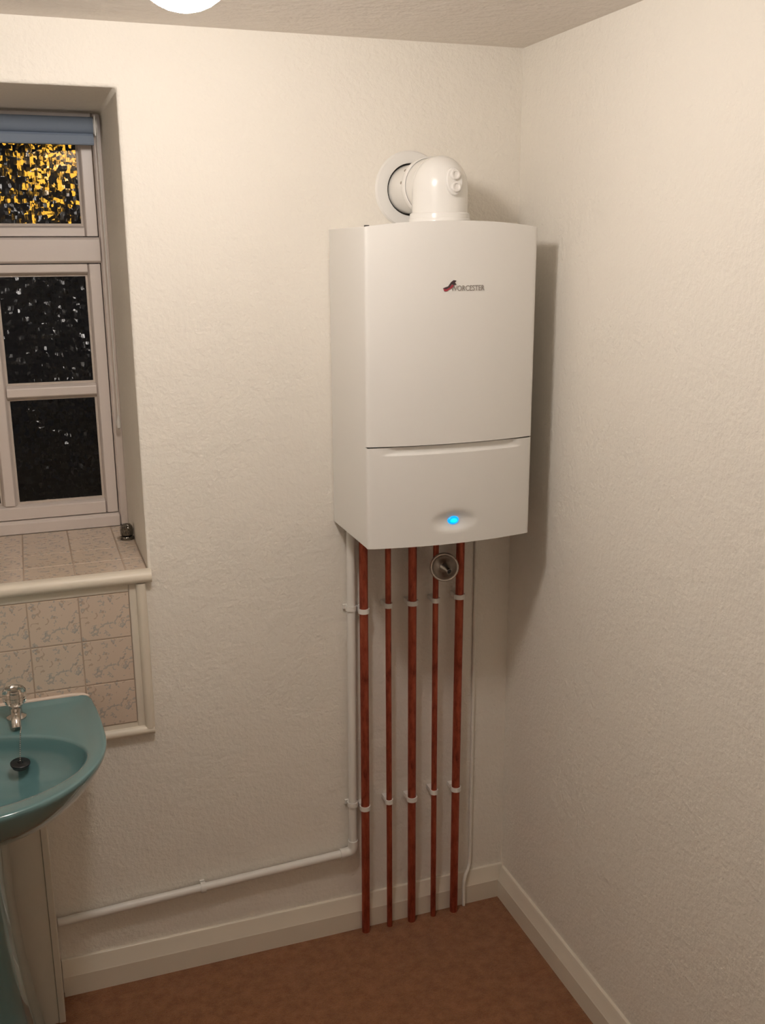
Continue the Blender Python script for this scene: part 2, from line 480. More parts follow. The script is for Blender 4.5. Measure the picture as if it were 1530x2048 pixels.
# tiled sill inside the opening
sill = obj('sill', boxes((WX0+0.001, WX1-0.001, 0.0, YW-0.016, WZ0-0.0118, WZ0-0.0008)), M_GROUT, win, loc=(-1.245, 0.2, WZ0-0.0118))
tile_cache = {}
def tile_mesh(w, d, axis):
    """thin glazed tile with eased edges; axis is the outward side"""
    key = (round(w, 4), round(d, 4), axis)
    if key in tile_cache: return tile_cache[key]
    bm = bmesh.new(); e = 0.0012
    def ringv(ins, h):
        a, b = w/2-ins, d/2-ins
        q = [(-a, -b), (a, -b), (a, b), (-a, b)]
        return [bm.verts.new((x, y, h) if axis == 'z' else (x, -h, y)) for x, y in q]
    R = [ringv(0, 0), ringv(0, 0.0035), ringv(e, 0.005)]
    for A, B in zip(R, R[1:]):
        for k in range(4): bm.faces.new((A[k], A[(k+1) % 4], B[(k+1) % 4], B[k]))
    bm.faces.new(R[2]); bm.faces.new(R[0][::-1])
    bmesh.ops.recalc_face_normals(bm, faces=bm.faces)
    me = bpy.data.meshes.new('tile'); bm.to_mesh(me); bm.free()
    me.materials.append(M_TILE)
    tile_cache[key] = me
    return me
def tile(parent, cx, cy, cz, w, d, axis):
    o = bpy.data.objects.new('tile', tile_mesh(w, d, axis)); COL.objects.link(o)
    o.parent = parent
    pl = Vector((0, 0, 0)); q = parent
    while q is not None: pl += q.location; q = q.parent
    o.location = Vector((cx, cy, cz))-pl
    return o
PX = 0.1137
XT = -0.9945
g = 0.0018
xs = [WX1-0.002, XT]
while xs[-1]-PX > WX0: xs.append(xs[-1]-PX)
xs.append(WX0+0.002)
ys = [0.003, 0.112, 0.221, 0.330, YW-0.016]
for a, b in zip(xs, xs[1:]):
    for c, d in zip(ys, ys[1:]):
        tile(sill, (a+b)/2, (c+d)/2, WZ0-0.005, (a-b)-g, (d-c)-g, 'z')
# rounded nosing at the front edge of the sill
bm = bmesh.new()
nz = [(0.002, 1.0985), (-0.010, 1.0985)] + [(-0.010+0.0155*math.cos(math.radians(a)), 1.083+0.0155*math.sin(math.radians(a))) for a in range(100, 271, 17)] + [(0.0, 1.0675), (0.0, 1.09), (0.002, 1.0925)]
extrude_profile(bm, nz, 'x', WX0-0.006, WX1+0.005)
obj('sill_nosing', bm, M_WOOD, win, smooth=True, angle=50)

# roller blind, almost fully rolled up
bl = empty('roller_blind', (-1.245, 0.41, 2.072))
tag(bl, 'pale blue roller blind rolled up at the top of the window', 'blind')
bm = bmesh.new(); sweep(bm, [(-1.527, 0.405, 2.1195), (-0.9665, 0.405, 2.1195)], 0.0205, 28)
obj('fabric_roll', bm, M_BLIND, bl, smooth=True)
bm = bmesh.new(); extrude_profile(bm, [(0.398, 2.110), (0.3995, 2.110), (0.3995, 2.094), (0.398, 2.094)], 'x', -1.527, -0.9675)
obj('hanging_fabric', bm, M_BLIND, bl)
bm = bmesh.new(); extrude_profile(bm, [(0.3835, 2.0965), (0.400, 2.0965), (0.402, 2.094), (0.402, 2.0760), (0.399, 2.0735), (0.3845, 2.0735), (0.3820, 2.0765), (0.3815, 2.0940)], 'x', -1.527, -0.9675)
obj('bottom_bar', bm, M_BLIND, bl)
for x in (-0.9625, -1.5305):
    bm = boxes((x-0.0015, x+0.0015, 0.385, 0.44, 2.095, 2.142)); lathe(bm, [(0.0, -0.006), (0.019, -0.006), (0.019, 0.006), (0, 0.006)], (x, 0.405, 2.118), (1, 0, 0), 16)
    obj('bracket', bm, M_PLASTIC, bl, smooth=True)
bm = bmesh.new(); sweep(bm, [(-0.958, 0.395, 2.11), (-0.957, 0.395, 1.9), (-0.9555, 0.396, 1.40)], 0.0014, 6)
lathe(bm, [(0.0, 0), (0.005, 0.004), (0.006, 0.02), (0.002, 0.036), (0, 0.037)], (-0.9555, 0.396, 1.366), (0, 0, 1), 10)
obj('pull_cord', bm, M_PLASTIC, bl, smooth=True)

# small metal knob standing in the corner of the sill
kn = empty('metal_knob', (-0.9635, 0.290, WZ0))
tag(kn, 'small shiny metal knob on the right corner of the tiled window sill', 'knob')
kx, ky, kz = -0.9635, 0.290, WZ0
bm = bmesh.new(); lathe(bm, [(0, 0.0003), (0.0175, 0.0003), (0.0180, 0.005), (0.0150, 0.009), (0, 0.009)], (kx, ky, kz), n=20)
obj('base', bm, M_GUN, kn, smooth=True)
bm = bmesh.new(); lathe(bm, [(0.013, 0.009), (0.0165, 0.013), (0.0170, 0.024), (0.0155, 0.034), (0.010, 0.041), (0, 0.043)], (kx, ky, kz), n=9)
obj('faceted_top', bm, M_GUN, kn)
bm = bmesh.new(); sweep(bm, [(kx-0.014, ky-0.004, kz+0.0065), (kx-0.020, ky-0.008, kz+0.008), (kx-0.026, ky-0.011, kz+0.0075)], [0.004, 0.0035, 0.0025], 10)
obj('lever', bm, M_CHROME, kn, smooth=True)

# ------------------------------------------------------------------ tiled splashback below the sill
sp = empty('splashback', (-1.3, 0, 0.68))
tag(sp, 'cream tiled splashback with faint printed sprigs between window sill and basin', 'splashback')
TZ = [1.0490, 0.9385, 0.8280, 0.7175]
txs = [XT]
for k in range(5): txs.append(txs[-1]-PX)
obj('backing', boxes((txs[-1], XT, -0.0087, -0.0002, TZ[-1], TZ[0])), M_GROUT, sp)
for a, b in zip(txs, txs[1:]):
    for c, d in zip(TZ, TZ[1:]):
        tile(sp, (a+b)/2, -0.0045, (c+d)/2, (a-b)-g, (c-d)-g, 'y')
def bead(w, r=0.012):
    """flat strip with a half-round bead on its outer side, profile across (u outwards, v away from the wall)"""
    return [(0, 0.0002), (w, 0.0002)] + [(w-r+r*math.cos(math.radians(a)), 0.009+r*0.95*math.sin(math.radians(a))) for a in range(0, 181, 20)] + [(w-2*r, 0.0075), (0.002, 0.0075), (0.0, 0.006)]
bm = bmesh.new(); extrude_profile(bm, [(XT+0.001+u, -v) for u, v in bead(0.040)], 'z', 0.6990, 1.0672)
obj('side_moulding', bm, M_WOOD, sp, smooth=True, angle=50)
bm = boxes((-1.094, XT+0.0005, -0.0075, -0.0002, 0.7035, 0.7165))
br_ = 0.0115
extrude_profile(bm, [(-0.0002, 0.6925+br_), (-0.0002, 0.6925-br_)]+[(-0.009-br_*0.95*math.sin(math.radians(a)), 0.6925-br_*math.cos(math.radians(a))) for a in range(0, 181, 20)], 'x', -1.094, -0.9560)
obj('bottom_moulding', bm, M_WOOD, sp, smooth=True, angle=50)
bm = bmesh.new(); extrude_profile(bm, [(-0.0002, 1.050), (-0.0075, 1.050), (-0.0085, 1.052), (-0.0085, 1.0670), (-0.0002, 1.0670)], 'x', txs[-1], XT)
obj('top_moulding', bm, M_WOOD, sp, smooth=True, angle=50)

# ================================================================== BOILER
bo = empty('boiler', ((BX0+BX1)/2, -0.13, BZ0))
tag(bo, 'white wall-hung combi boiler with blue status light and small red emblem', 'boiler')
XC, HW = (BX0+BX1)/2, (BX1-BX0)/2
YB = -BD+0.008      # casing stops here, the front covers go on
t = 0.004
bm = boxes((BX0, BX0+t, YB, -0.003, BZ0, BZ1), (BX1-t, BX1, YB, -0.003, BZ0, BZ1),
           (BX0+t, BX1-t, YB, -0.003, BZ1-t, BZ1), (BX0+t, BX1-t, -0.003-t, -0.003, BZ0+0.03, BZ1-t))
obj('casing', bm, M_BOILER, bo, bevel=0.0015)
obj('base_plate', boxes((BX0+t, BX1-t, YB, -0.007, BZ0+0.055, BZ0+0.065)), M_DARK, bo)
def yfront(x):
    s = (x-XC)/HW
    return -(BD+BULGE*(1-s*s))
def cover(name, z0, z1f, zs, disp=None):
    """curved front cover: grid in x and z with rolled side edges and returns"""
    R = 0.006
    cols = [(BX0, YB+0.001, 0), (BX0, -BD+R, 0)]
    for a in (22, 45, 68): cols.append((BX0+R-R*math.cos(math.radians(a)), -BD+R-R*math.sin(math.radians(a))-0.0007*a/68, 0))
    n = 90
    for i in range(n+1):
        x = BX0+R+(2*HW-2*R)*i/n
        cols.append((x, yfront(x), 1))
    for a in (68, 45, 22): cols.append((BX1-R+R*math.cos(math.radians(a)), -BD+R-R*math.sin(math.radians(a))-0.0007*a/68, 0))
    cols += [(BX1, -BD+R, 0), (BX1, YB+0.001, 0)]
    bm = bmesh.new(); grid = []
    for x, y, k in cols:
        s = max(-1, min(1, (x-XC)/HW)); zt = z1f(s)
        col = []
        for f in zs:
            z = z0+(zt-z0)*f
            yy = y + (disp(x, z, s) if (disp and k) else 0)
            col.append(bm.verts.new((x, yy, z)))
        grid.append(col)
    for A, B in zip(grid, grid[1:]):
        for k in range(len(zs)-1):
            bm.faces.new((A[k], B[k], B[k+1], A[k+1]))
    # top and bottom returns
    for k in (0, len(zs)-1):
        inner = []
        for c in grid:
            v = c[k]
            inner.append(bm.verts.new((v.co.x, YB+0.001, v.co.z)))
        for i in range(len(grid)-1):
            a, b, c2, d = grid[i][k], grid[i+1][k], inner[i+1], inner[i]
            if (a.co-d.co).length < 1e-6 and (b.co-c2.co).length < 1e-6: continue
            bm.faces.new((a, b, c2, d))
    return obj(name, bm, M_BOILER, bo, smooth=True, weld=True, angle=50)
up = cover('front_panel', ZSEAM+0.0016, lambda s: BZ1+0.0125*(1-abs(s)**2.2), [0, 0.004, 0.02]+[i/12 for i in range(1, 12)]+[0.98, 0.996, 1])
LX, LZ = -0.2862, 1.2235
def sstep(a, b, x):
    q = max(0.0, min(1.0, (x-a)/(b-a))); return q*q*(3-2*q)
def flapdisp(x, z, s):
    d = 0.0
    # finger recess under the seam
    win_ = 1-sstep(0.66, 0.86, abs(s))
    zl = ZSEAM-0.0185
    d += 0.0085*win_*sstep(zl-0.0015, zl+0.0035, z)
    # dimple round the status light
    u = (x-LX)/0.060; v = (z-LZ)/0.027
    r2 = u*u+v*v
    if r2 < 1: d += 0.0105*(1-r2)**1.5
    return d
zr = [0, 0.006] + [i/40 for i in range(1, 34)] + [0.85, 0.88, 0.90, 0.906, 0.911, 0.916, 0.921, 0.926, 0.931, 0.937, 0.945, 0.96, 0.98, 0.994, 1.0]
fl = cover('lower_flap', BZ0, lambda s: ZSEAM-0.0016, zr, flapdisp)
# dark strip behind the gap between the two covers, painting in its shade
obj('seam_shade', boxes((BX0+0.003, BX1-0.003, YB-0.004, YB, ZSEAM-0.006, ZSEAM+0.006)), M_DARK, bo)
# status light: rim and bright core in the dimple
ly = yfront(LX)+0.0105
bm = bmesh.new(); lathe(bm, [(0, 0.0058), (0.008, 0.0052), (0.0128, 0.0032), (0.0145, 0.0)], (LX, ly, LZ), (0, -1, 0.12), 28, (1.0, 0.72))
led = obj('status_light', bm, M_LED, bo, smooth=True)
bm = bmesh.new(); lathe(bm, [(0, 0.0070), (0.006, 0.0064), (0.0095, 0.0045)], (LX, ly, LZ-0.0008), (0, -1, 0.12), 24, (1.0, 0.62))
obj('light_core', bm, M_LEDC, led, smooth=True)
# emblem: dark and red swoosh with the lettering beside it
def wrap(bm, lift):
    for v in bm.verts:
        v.co.y = yfront(v.co.x)-lift-(-v.co.y)
E0x, E0z, EK = -0.3205, 1.7355, 0.00119*1.02
def epx(u, v): return (E0x+(u-876.5)*EK, E0z-(v-581.5)*EK+(u-876.5)*EK*0.02)
bm = bmesh.new()
polyplate(bm, [epx(*q) for q in [(876.2, 577.0), (886.0, 574.2), (891.5, 567.0), (896.5, 563.8), (901.5, 564.8), (898.5, 568.5), (902.0, 571.2), (897.5, 572.5), (892.5, 571.0), (888.5, 576.0), (881.5, 579.2)]], -0.0012, 0.0)
wrap(bm, 0.0003); obj('emblem_wing', bm, M_INK, bo)
bm = bmesh.new()
polyplate(bm, [epx(*q) for q in [(877.0, 577.8), (882.0, 579.4), (889.0, 576.2), (893.0, 571.6), (897.0, 572.8), (893.5, 577.0), (887.5, 580.0), (884.0, 582.6), (879.0, 582.4)]], -0.0012, 0.0)
wrap(bm, 0.0003); obj('emblem_body', bm, M_RED, bo)
cu = bpy.data.curves.new('lettering', 'FONT'); cu.body = 'WORCESTER'; cu.size = 0.0165; cu.extrude = 0.0005; cu.offset = 0.0
cu.space_character = 1.0
to = bpy.data.objects.new('lettering_curve', cu); COL.objects.link(to)
dg = bpy.context.evaluated_depsgraph_get()
tm = bpy.data.meshes.new_from_object(to.evaluated_get(dg))
bpy.data.objects.remove(to)
tw = max(v.co.x for v in tm.vertices); th = max(v.co.y for v in tm.vertices)
bm = bmesh.new(); bm.from_mesh(tm)
x0l, x1l = epx(891.5, 0)[0], epx(957, 0)[0]
zl0 = epx(891.5, 582.2)[1]; hl = 0.0112
for v in bm.verts:
    px_, pz_, dep = v.co.x, v.co.y, v.co.z
    xx = x0l+(x1l-x0l)*px_/tw
    v.co = Vector((xx, yfront(xx)-0.0008-dep, zl0+hl*pz_/th+(xx-x0l)*0.0))
obj('lettering', bm, M_LETTER, bo)
# dark blocks standing in for the shaded openings along the top edge
for x, y, w_ in ((-0.462, -0.20, 0.010), (-0.425, -0.235, 0.022), (-0.365, -0.10, 0.050), (-0.145, -0.235, 0.030)):
    obj('top_slot_shade', boxes((x-w_/2, x+w_/2, y-0.004, y+0.004, BZ1, BZ1+0.0045)), M_DARK, bo, bevel=0.001)

# ------------------------------------------------------------------ flue
FX, FY, FZ = -0.2868, -0.184, 1.957
fu = empty('flue', (FX, FY, BZ1+0.0006))
tag(fu, 'white flue elbow rising from the boiler top and turning into the wall', 'flue')
zb = BZ1+0.0006
bm = bmesh.new(); lathe(bm, [(0.050, 0), (0.0685, 0), (0.0690, 0.010), (0.0680, 0.0165), (0.0665, 0.0185), (0.0655, 0.028), (0.0625, 0.0305), (0.05, 0.0305)], (FX, FY, zb), n=48)
obj('collar', bm, M_FLUE, fu, smooth=True, angle=30)
r = 0.0610
yend = -0.112
bm = bmesh.new()
lathe(bm, [(r, 0.012), (r, FZ-zb-0.006)]+[(r*math.cos(math.radians(a)), FZ-zb-0.006+(r+0.006)*math.sin(math.radians(a))) for a in range(6, 91, 6)], (FX, FY, zb), n=56)
sweep(bm, [(FX, FY+0.008, FZ), (FX, yend, FZ)], r-0.0008, 56)
el = obj('elbow', bm, M_FLUE, fu, smooth=True, angle=60)
bm = bmesh.new(); lathe(bm, [(0.052, 0), (0.0635, 0), (0.0640, 0.004), (0.0640, 0.016), (0.0625, 0.019), (0.0610, 0.019)], (FX, yend, FZ), (0, -1, 0), 48)
obj('socket_rim', bm, M_FLUE, fu, smooth=True, angle=30)
bm = bmesh.new(); sweep(bm, [(FX, yend+0.001, FZ), (FX, -0.001, FZ)], 0.0545, 48)
obj('flue_pipe', bm, M_FLUE, fu, smooth=True, angle=30)
bm = bmesh.new(); lathe(bm, [(0.0590, 0.0002), (0.0865, 0.0002), (0.0875, 0.003), (0.0840, 0.0085), (0.0760, 0.0105), (0.0620, 0.0110), (0.0590, 0.0095), (0.0590, 0.0002)], (FX, 0, FZ), (0, -1, 0), 56)
obj('wall_rose', bm, M_FLUE, fu, smooth=True, angle=30)
bm = bmesh.new(); lathe(bm, [(0.0548, 0.0002), (0.0588, 0.0002), (0.0588, 0.002), (0.0548, 0.002)], (FX, 0, FZ), (0, -1, 0), 40)
obj('rose_gap_shade', bm, M_DARK, fu)  # dark ring set round the pipe as the shade inside the gap
# sampling point boss with two caps on the front of the bend
an = Vector((0.12, -0.96, 0.16)).normalized()
pb = Vector((FX, FY, FZ-0.002))+Vector((0.12, -0.96, 0.10)).normalized()*(r-0.001)
bm = bmesh.new(); lathe(bm, [(0.0, -0.006), (0.0190, -0.006), (0.0190, 0.0030), (0.0178, 0.0048), (0, 0.0048)], pb, an, 30, (1.0, 1.52))
bs = obj('sampling_boss', bm, M_FLUE, fu, smooth=True, angle=30)
a_, u_, v_ = frame_for(an)
for sgn in (-1, 1):
    q = pb+v_*(0.0128*sgn)
    bm = bmesh.new(); lathe(bm, [(0.0, 0.003), (0.0112, 0.003), (0.0112, 0.0095), (0.0098, 0.0115), (0.0066, 0.0115), (0.0058, 0.0095), (0.0, 0.0092)], q, an, 20)
    obj('cap', bm, M_CAP, bs, smooth=True, angle=30)
for k, (ax, az) in enumerate(((-0.7, 0.45), (-0.95, 0.12))):
    d = Vector((ax, 0, az)).normalized()
    bm = bmesh.new(); lathe(bm, [(0.0, 0), (0.0032, 0), (0.0026, 0.0018), (0, 0.002)], Vector((FX, yend+0.0005, FZ))+d*0.0638, d, 10)
    obj('screw', bm, M_BRUSHED, fu, smooth=True)
bm = bmesh.new(); lathe(bm, [(0.0, 0), (0.0036, 0), (0.0030, 0.0022), (0, 0.0025)], (FX-0.034, FY-0.0625, zb+0.008), (-0.45, -0.9, 0), 10)
obj('screw', bm, M_BRUSHED, fu, smooth=True)

# ================================================================== PIPES
pipe_x = [(-0.4225, -0.4265, 0.0110), (-0.3565, -0.3575, 0.0075), (-0.2905, -0.2920, 0.0110), (-0.2265, -0.2265, 0.0075), (-0.1590, -0.1635, 0.0110)]
ords = ['first', 'second', 'third', 'fourth', 'fifth']
extra = ['beside the white waste pipe', 'thin', 'thick and in the middle', 'thin, behind the metal valve', 'nearest the room corner']
PY = -0.0345
def pipe_at(i, z):
    xt, xb, r_ = pipe_x[i]
    return xb+(xt-xb)*z/1.03
for i, (xt, xb, r_) in enumerate(pipe_x):
    pts = [(pipe_at(i, z) + 0.0006*math.sin(3.1*z+i), PY-0.0005*math.sin(4*z+2*i), z) for z in [0.0005]+[0.1*k for k in range(1, 12)]+[1.19]]
    e = empty('copper_pipe', (pipe_at(i, 0), PY, 0))
    tag(e, 'upright copper pipe under the boiler, %s from the left, %s' % (ords[i], extra[i]), 'pipe', 'copper pipes under the boiler')
    bm = bmesh.new(); sweep(bm, pts, r_, 24)
    obj('tube', bm, M_COPPER, e, smooth=True, angle=50)
    # compression nut below the boiler
    xn = pipe_at(i, 1.17)
    bm = bmesh.new(); lathe(bm, [(r_, 0), (r_*1.55, 0.002), (r_*1.65, 0.010), (r_*1.65, 0.026), (r_*1.3, 0.030), (r_*1.3, 0.045), (r_, 0.045)], (xn, PY, 1.140), n=6)
    obj('nut', bm, M_COPPER if i < 3 else M_DARK, e)
def clip(x, y, z, r_, axis, label, group):
    """open plastic snap clip: base against the wall, C-shaped jaws round the pipe"""
    e = empty('pipe_clip', (x, -0.0005, z))
    tag(e, label, 'pipe clip', group)
    h = 0.0062
    r0, r1 = r_+0.0006, r_+0.0034
    outl = [(r1*math.cos(math.radians(a)), r1*math.sin(math.radians(a))) for a in range(-230, 51, 14)]
    inl = [(r0*math.cos(math.radians(a)), r0*math.sin(math.radians(a))) for a in range(50, -231, -14)]
    bm = bmesh.new()
    def P(u, v, w_):     # u along wall, v away from wall (towards room), w along the pipe
        return (x+u, y-v, z+w_) if axis == 'z' else (x+w_, y-v, z+u)
    for q0, q1 in ((outl, inl),):
        n = len(q0)
        prev = None
        for k in range(n):
            o_, i_ = q0[k], q1[n-1-k]
            cur = [bm.verts.new(P(o_[0], -o_[1], -h)), bm.verts.new(P(o_[0], -o_[1], h)), bm.verts.new(P(i_[0], -i_[1], h)), bm.verts.new(P(i_[0], -i_[1], -h))]
            if prev:
                for m_ in range(4):
                    bm.faces.new((prev[m_], prev[(m_+1) % 4], cur[(m_+1) % 4], cur[m_]))
            else: bm.faces.new(cur)
            prev = cur
        bm.faces.new(prev[::-1])
    # close the ring at the front
    for v in bm.verts: pass
    obj('jaw', bm, M_PLASTIC, e, smooth=True, angle=40)
    d = abs(y)-r1+0.001
    bm = bmesh.new()
    ear = 1.22 if axis == 'z' and abs(y) < 0.03 else 0.85
    if axis == 'z': box(bm, x-r1*ear, x+r1*ear, -0.0005-d, -0.0005, z-h, z+h)
    else: box(bm, x-h, x+h, -0.0005-d, -0.0005, z-r1*0.8, z+r1*0.8)
    obj('base', bm, M_PLASTIC, e, bevel=0.001)
zrow = {'upper': [0.938, 0.944, 0.943, 0.942, 0.9445], 'lower': [0.382, 0.387, 0.382, 0.390, 0.387]}
for row, zz in zrow.items():
    for i, z in enumerate(zz):
        clip(pipe_at(i, z), PY, z, pipe_x[i][2], 'z', 'white plastic clip in the %s row, on the %s copper pipe from the left' % (row, ords[i]), 'clips on the copper pipes')

# white plastic waste pipe: down from the boiler, round an elbow and left along the wall
WPX, WPY, WR = -0.4495, -0.0195, 0.0108
cp = empty('waste_pipe', (WPX, WPY, 0.24))
tag(cp, 'white plastic waste pipe running down from the boiler and left along the wall', 'pipe')
zt_, zc = 1.225, 0.2475
bm = bmesh.new(); sweep(bm, [(WPX, WPY, zt_), (WPX-0.002, WPY, 0.9), (WPX-0.004, WPY, 0.6), (WPX-0.006, WPY, 0.275)], WR, 24)
obj('upright_tube', bm, M_PLASTIC, cp, smooth=True)
ex = WPX-0.006
bm = bmesh.new(); sweep(bm, [(ex-0.034, WPY, zc-0.0015), (-0.86, WPY, 0.2325), (-1.221, WPY, 0.2180)], WR, 24)
obj('level_tube', bm, M_PLASTIC, cp, smooth=True)
bm = bmesh.new()
sweep(bm, [(ex, WPY, 0.281)]+[(ex, WPY, 0.270)]+[(ex-0.016+0.016*math.cos(math.radians(a)), WPY, zc+0.016-0.016*math.sin(math.radians(a))) for a in range(0, 91, 15)]+[(ex-0.036, WPY, zc-0.001)], 0.0135, 24)
obj('elbow', bm, M_PLASTIC, cp, smooth=True, angle=50)
clip(WPX-0.0022, WPY, 0.944, WR, 'z', 'white plastic clip in the upper row, on the white waste pipe', 'clips on the white waste pipe')
clip(WPX-0.0055, WPY, 0.391, WR, 'z', 'white plastic clip in the lower row, on the white waste pipe', 'clips on the white waste pipe')
clip(-0.862, WPY, 0.2325, WR, 'x', 'white plastic clip on the level stretch of waste pipe above the skirting', 'clips on the white waste pipe')

# thin painted cable right of the pipes
bm = bmesh.new()
sweep(bm, [(-0.1010, -0.0052, 1.175), (-0.1008, -0.0052, 0.9), (-0.1012, -0.0052, 0.5), (-0.1020, -0.0052, 0.15), (-0.1040, -0.0060, 0.122), (-0.1110, -0.0130, 0.108), (-0.1220, -0.0215, 0.098), (-0.1268, -0.0232, 0.078), (-0.1272, -0.0232, 0.001)], 0.0045, 12)
o = obj('cable', bm, M_WALL, smooth=True)
tag(o, 'thin cream painted cable running down the wall right of the copper pipes', 'cable')

# dished metal valve outlet hanging in front of the fourth pipe
va = empty('valve_outlet', (-0.2165, -0.075, 1.04))
tag(va, 'round dished metal valve outlet just below the boiler, in front of the pipes', 'valve')
vo_ = Vector((-0.2175, -0.066, 1.0415)); vd = Vector((-0.30, -0.93, 0.16)).normalized()
bm = bmesh.new(); lathe(bm, [(0.0295, 0.0), (0.0340, 0.0), (0.0365, 0.006), (0.0368, 0.014), (0.0350, 0.0165), (0.0318, 0.0160), (0.0305, 0.012), (0.0290, 0.004)], vo_, vd, 40)
obj('rim', bm, M_BRUSHED, va, smooth=True, angle=40)
bm = bmesh.new(); lathe(bm, [(0.0, 0.000), (0.0300, 0.000), (0.0302, 0.008), (0.0270, 0.006), (0.0170, 0.011), (0.0125, 0.017), (0.0, 0.018)], vo_, vd, 40)
obj('dish', bm, M_BRUSHED, va, smooth=True, angle=40)
a_, u_, v_ = frame_for(vd)
nd_ = Vector((0.24, -0.93, -0.30)).normalized()
p0 = vo_+vd*0.012
bm = bmesh.new(); lathe(bm, [(0.0155, 0), (0.0120, 0.010), (0.0085, 0.015), (0.0080, 0.022), (0.0066, 0.022), (0.0060, 0.019), (0, 0.019)], p0, nd_, 24)
nz_ = obj('nozzle', bm, M_BRUSHED, va, smooth=True, angle=40)
bm = bmesh.new(); lathe(bm, [(0.0, 0), (0.0053, 0), (0.0053, 0.0012), (0, 0.0012)], p0+nd_*0.0196, nd_, 16)
obj('opening', bm, M_BLACK, nz_)  # black disc standing in for the shade inside the nozzle hole
bm = bmesh.new(); sweep(bm, [vo_+vd*0.001, vo_-vd*0.012, (-0.2245, -0.0445, 1.041)], [0.011, 0.009, 0.008], 16)
obj('stem', bm, M_BRUSHED, va, smooth=True)

# ================================================================== BASIN
BCX, RIMZ = -1.360, 0.812
ba = empty('pedestal_basin', (BCX, -0.25, 0))
tag(ba, 'pale blue ceramic pedestal basin under the window', 'basin')
def outer_poly():
    pts = []
    a, b, cy = 0.278, 0.275, -0.252
    for k in range(0, 91, 3):        # front right quarter, from the front middle to the right side
        t_ = math.radians(k); pts.append((a*math.sin(t_)**0.92 if k else 0, cy-b*math.cos(t_)))
    pts += [(0.2765, -0.20), (0.2735, -0.15), (0.2690, -0.10), (0.2640, -0.060)]
    for k in range(0, 91, 15):
        t_ = math.radians(k); pts.append((0.232+0.030*math.cos(t_), -0.044+0.032*math.sin(t_)))
    pts.append((0.1, -0.012)); pts.append((0, -0.012))
    return pts + [(-x, y) for x, y in reversed(pts[1:-1])]
OP = outer_poly()
C0 = (0.0, -0.305)
def ray_r(poly, ang):
    dx, dy = math.cos(ang), math.sin(ang); best = 0
    for k in range(len(poly)):
        (x1, y1), (x2, y2) = poly[k], poly[(k+1) % len(poly)]
        x1 -= C0[0]; x2 -= C0[0]; y1 -= C0[1]; y2 -= C0[1]
        ex_, ey_ = x2-x1, y2-y1
        den = dx*ey_-dy*ex_
        if abs(den) < 1e-12: continue
        tt = (x1*ey_-y1*ex_)/den; uu = (x1*dy-y1*dx)/den
        if tt > 0 and -1e-9 <= uu <= 1+1e-9: best = max(best, tt)
    return best
NB = 128
angs = [2*math.pi*k/NB for k in range(NB)]
RO = [ray_r(OP, a) for a in angs]
def bowl_r(a):
    A, B = 0.233, (0.152 if math.sin(a) > 0 else 0.168)
    return 1/math.sqrt((math.cos(a)/A)**2+(math.sin(a)/B)**2)
RB = [bowl_r(a) for a in angs]
bm = bmesh.new(); rings = []
def ring_(fr_, z):
    rings.append([bm.verts.new((BCX+C0[0]+fr_(k)*math.cos(angs[k]), C0[1]+fr_(k)*math.sin(angs[k]), z if not callable(z) else z(k))) for k in range(NB)])
def under(f, keep):  # shrink towards the pedestal but keep the back near the wall
    def q(k):
        b = max(0, math.sin(angs[k]))
        ff = f+(keep-f)*b**1.5
        return RO[k]*ff
    return q
ring_(under(0.30, 0.55), 0.658)
ring_(under(0.40, 0.75), 0.670)
ring_(under(0.58, 0.90), 0.695)
ring_(under(0.76, 0.96), 0.722)
ring_(under(0.880, 0.985), 0.752)
ring_(under(0.945, 0.995), 0.775)
ring_(under(0.978, 1.0), 0.790)
ring_(lambda k: RO[k]-0.0015, 0.7985)
ring_(lambda k: RO[k], 0.8035)
ring_(lambda k: RO[k]-0.0004, 0.8095)
ring_(lambda k: RO[k]-0.0022, 0.8118)
ring_(lambda k: RO[k]-0.0080, 0.8122)
def lipz(back, front):       # raised lip at the back, smooth roll into the bowl at the front
    return lambda k: front+(back-front)*sstep(-0.15, 0.35, math.sin(angs[k]))
ring_(lambda k: RO[k]-0.0145, lipz(0.8110, 0.8119))
ring_(lambda k: max(RO[k]-0.0260, 0.55*(RO[k]-0.0145)+0.45*(RB[k]+0.0050)), lipz(0.8065, 0.8110))
ring_(lambda k: max(RO[k]-0.0340, 0.2*(RO[k]-0.0145)+0.8*(RB[k]+0.0050)), lipz(0.8045, 0.8100))
ring_(lambda k: RB[k]+0.0050, lipz(0.8035, 0.8084))
ring_(lambda k: RB[k]+0.0005, lipz(0.8020, 0.8055))
ring_(lambda k: RB[k]-0.0015, 0.7975)
ring_(lambda k: RB[k]*0.975, 0.780)
ring_(lambda k: RB[k]*0.935, 0.757)
ring_(lambda k: RB[k]*0.86, 0.735)
ring_(lambda k: RB[k]*0.70, 0.716)
ring_(lambda k: RB[k]*0.40, 0.704)
ring_(lambda k: RB[k]*0.12, 0.701)
for A, B in zip(rings, rings[1:]):
    for k in range(NB):
        bm.faces.new((A[k], A[(k+1) % NB], B[(k+1) % NB], B[k]))
bm.faces.new(rings[0][::-1]); bm.faces.new(rings[-1])
obj('bowl', bm, M_BASIN, ba, smooth=True, angle=60)
bm = bmesh.new(); lathe(bm, [(0.0, 0.0), (0.019, 0.0), (0.021, 0.0015), (0.019, 0.003), (0.012, 0.001), (0, 0.001)], (BCX, -0.305, 0.7015), n=24)
obj('waste_fitting', bm, M_CHROME, ba, smooth=True)
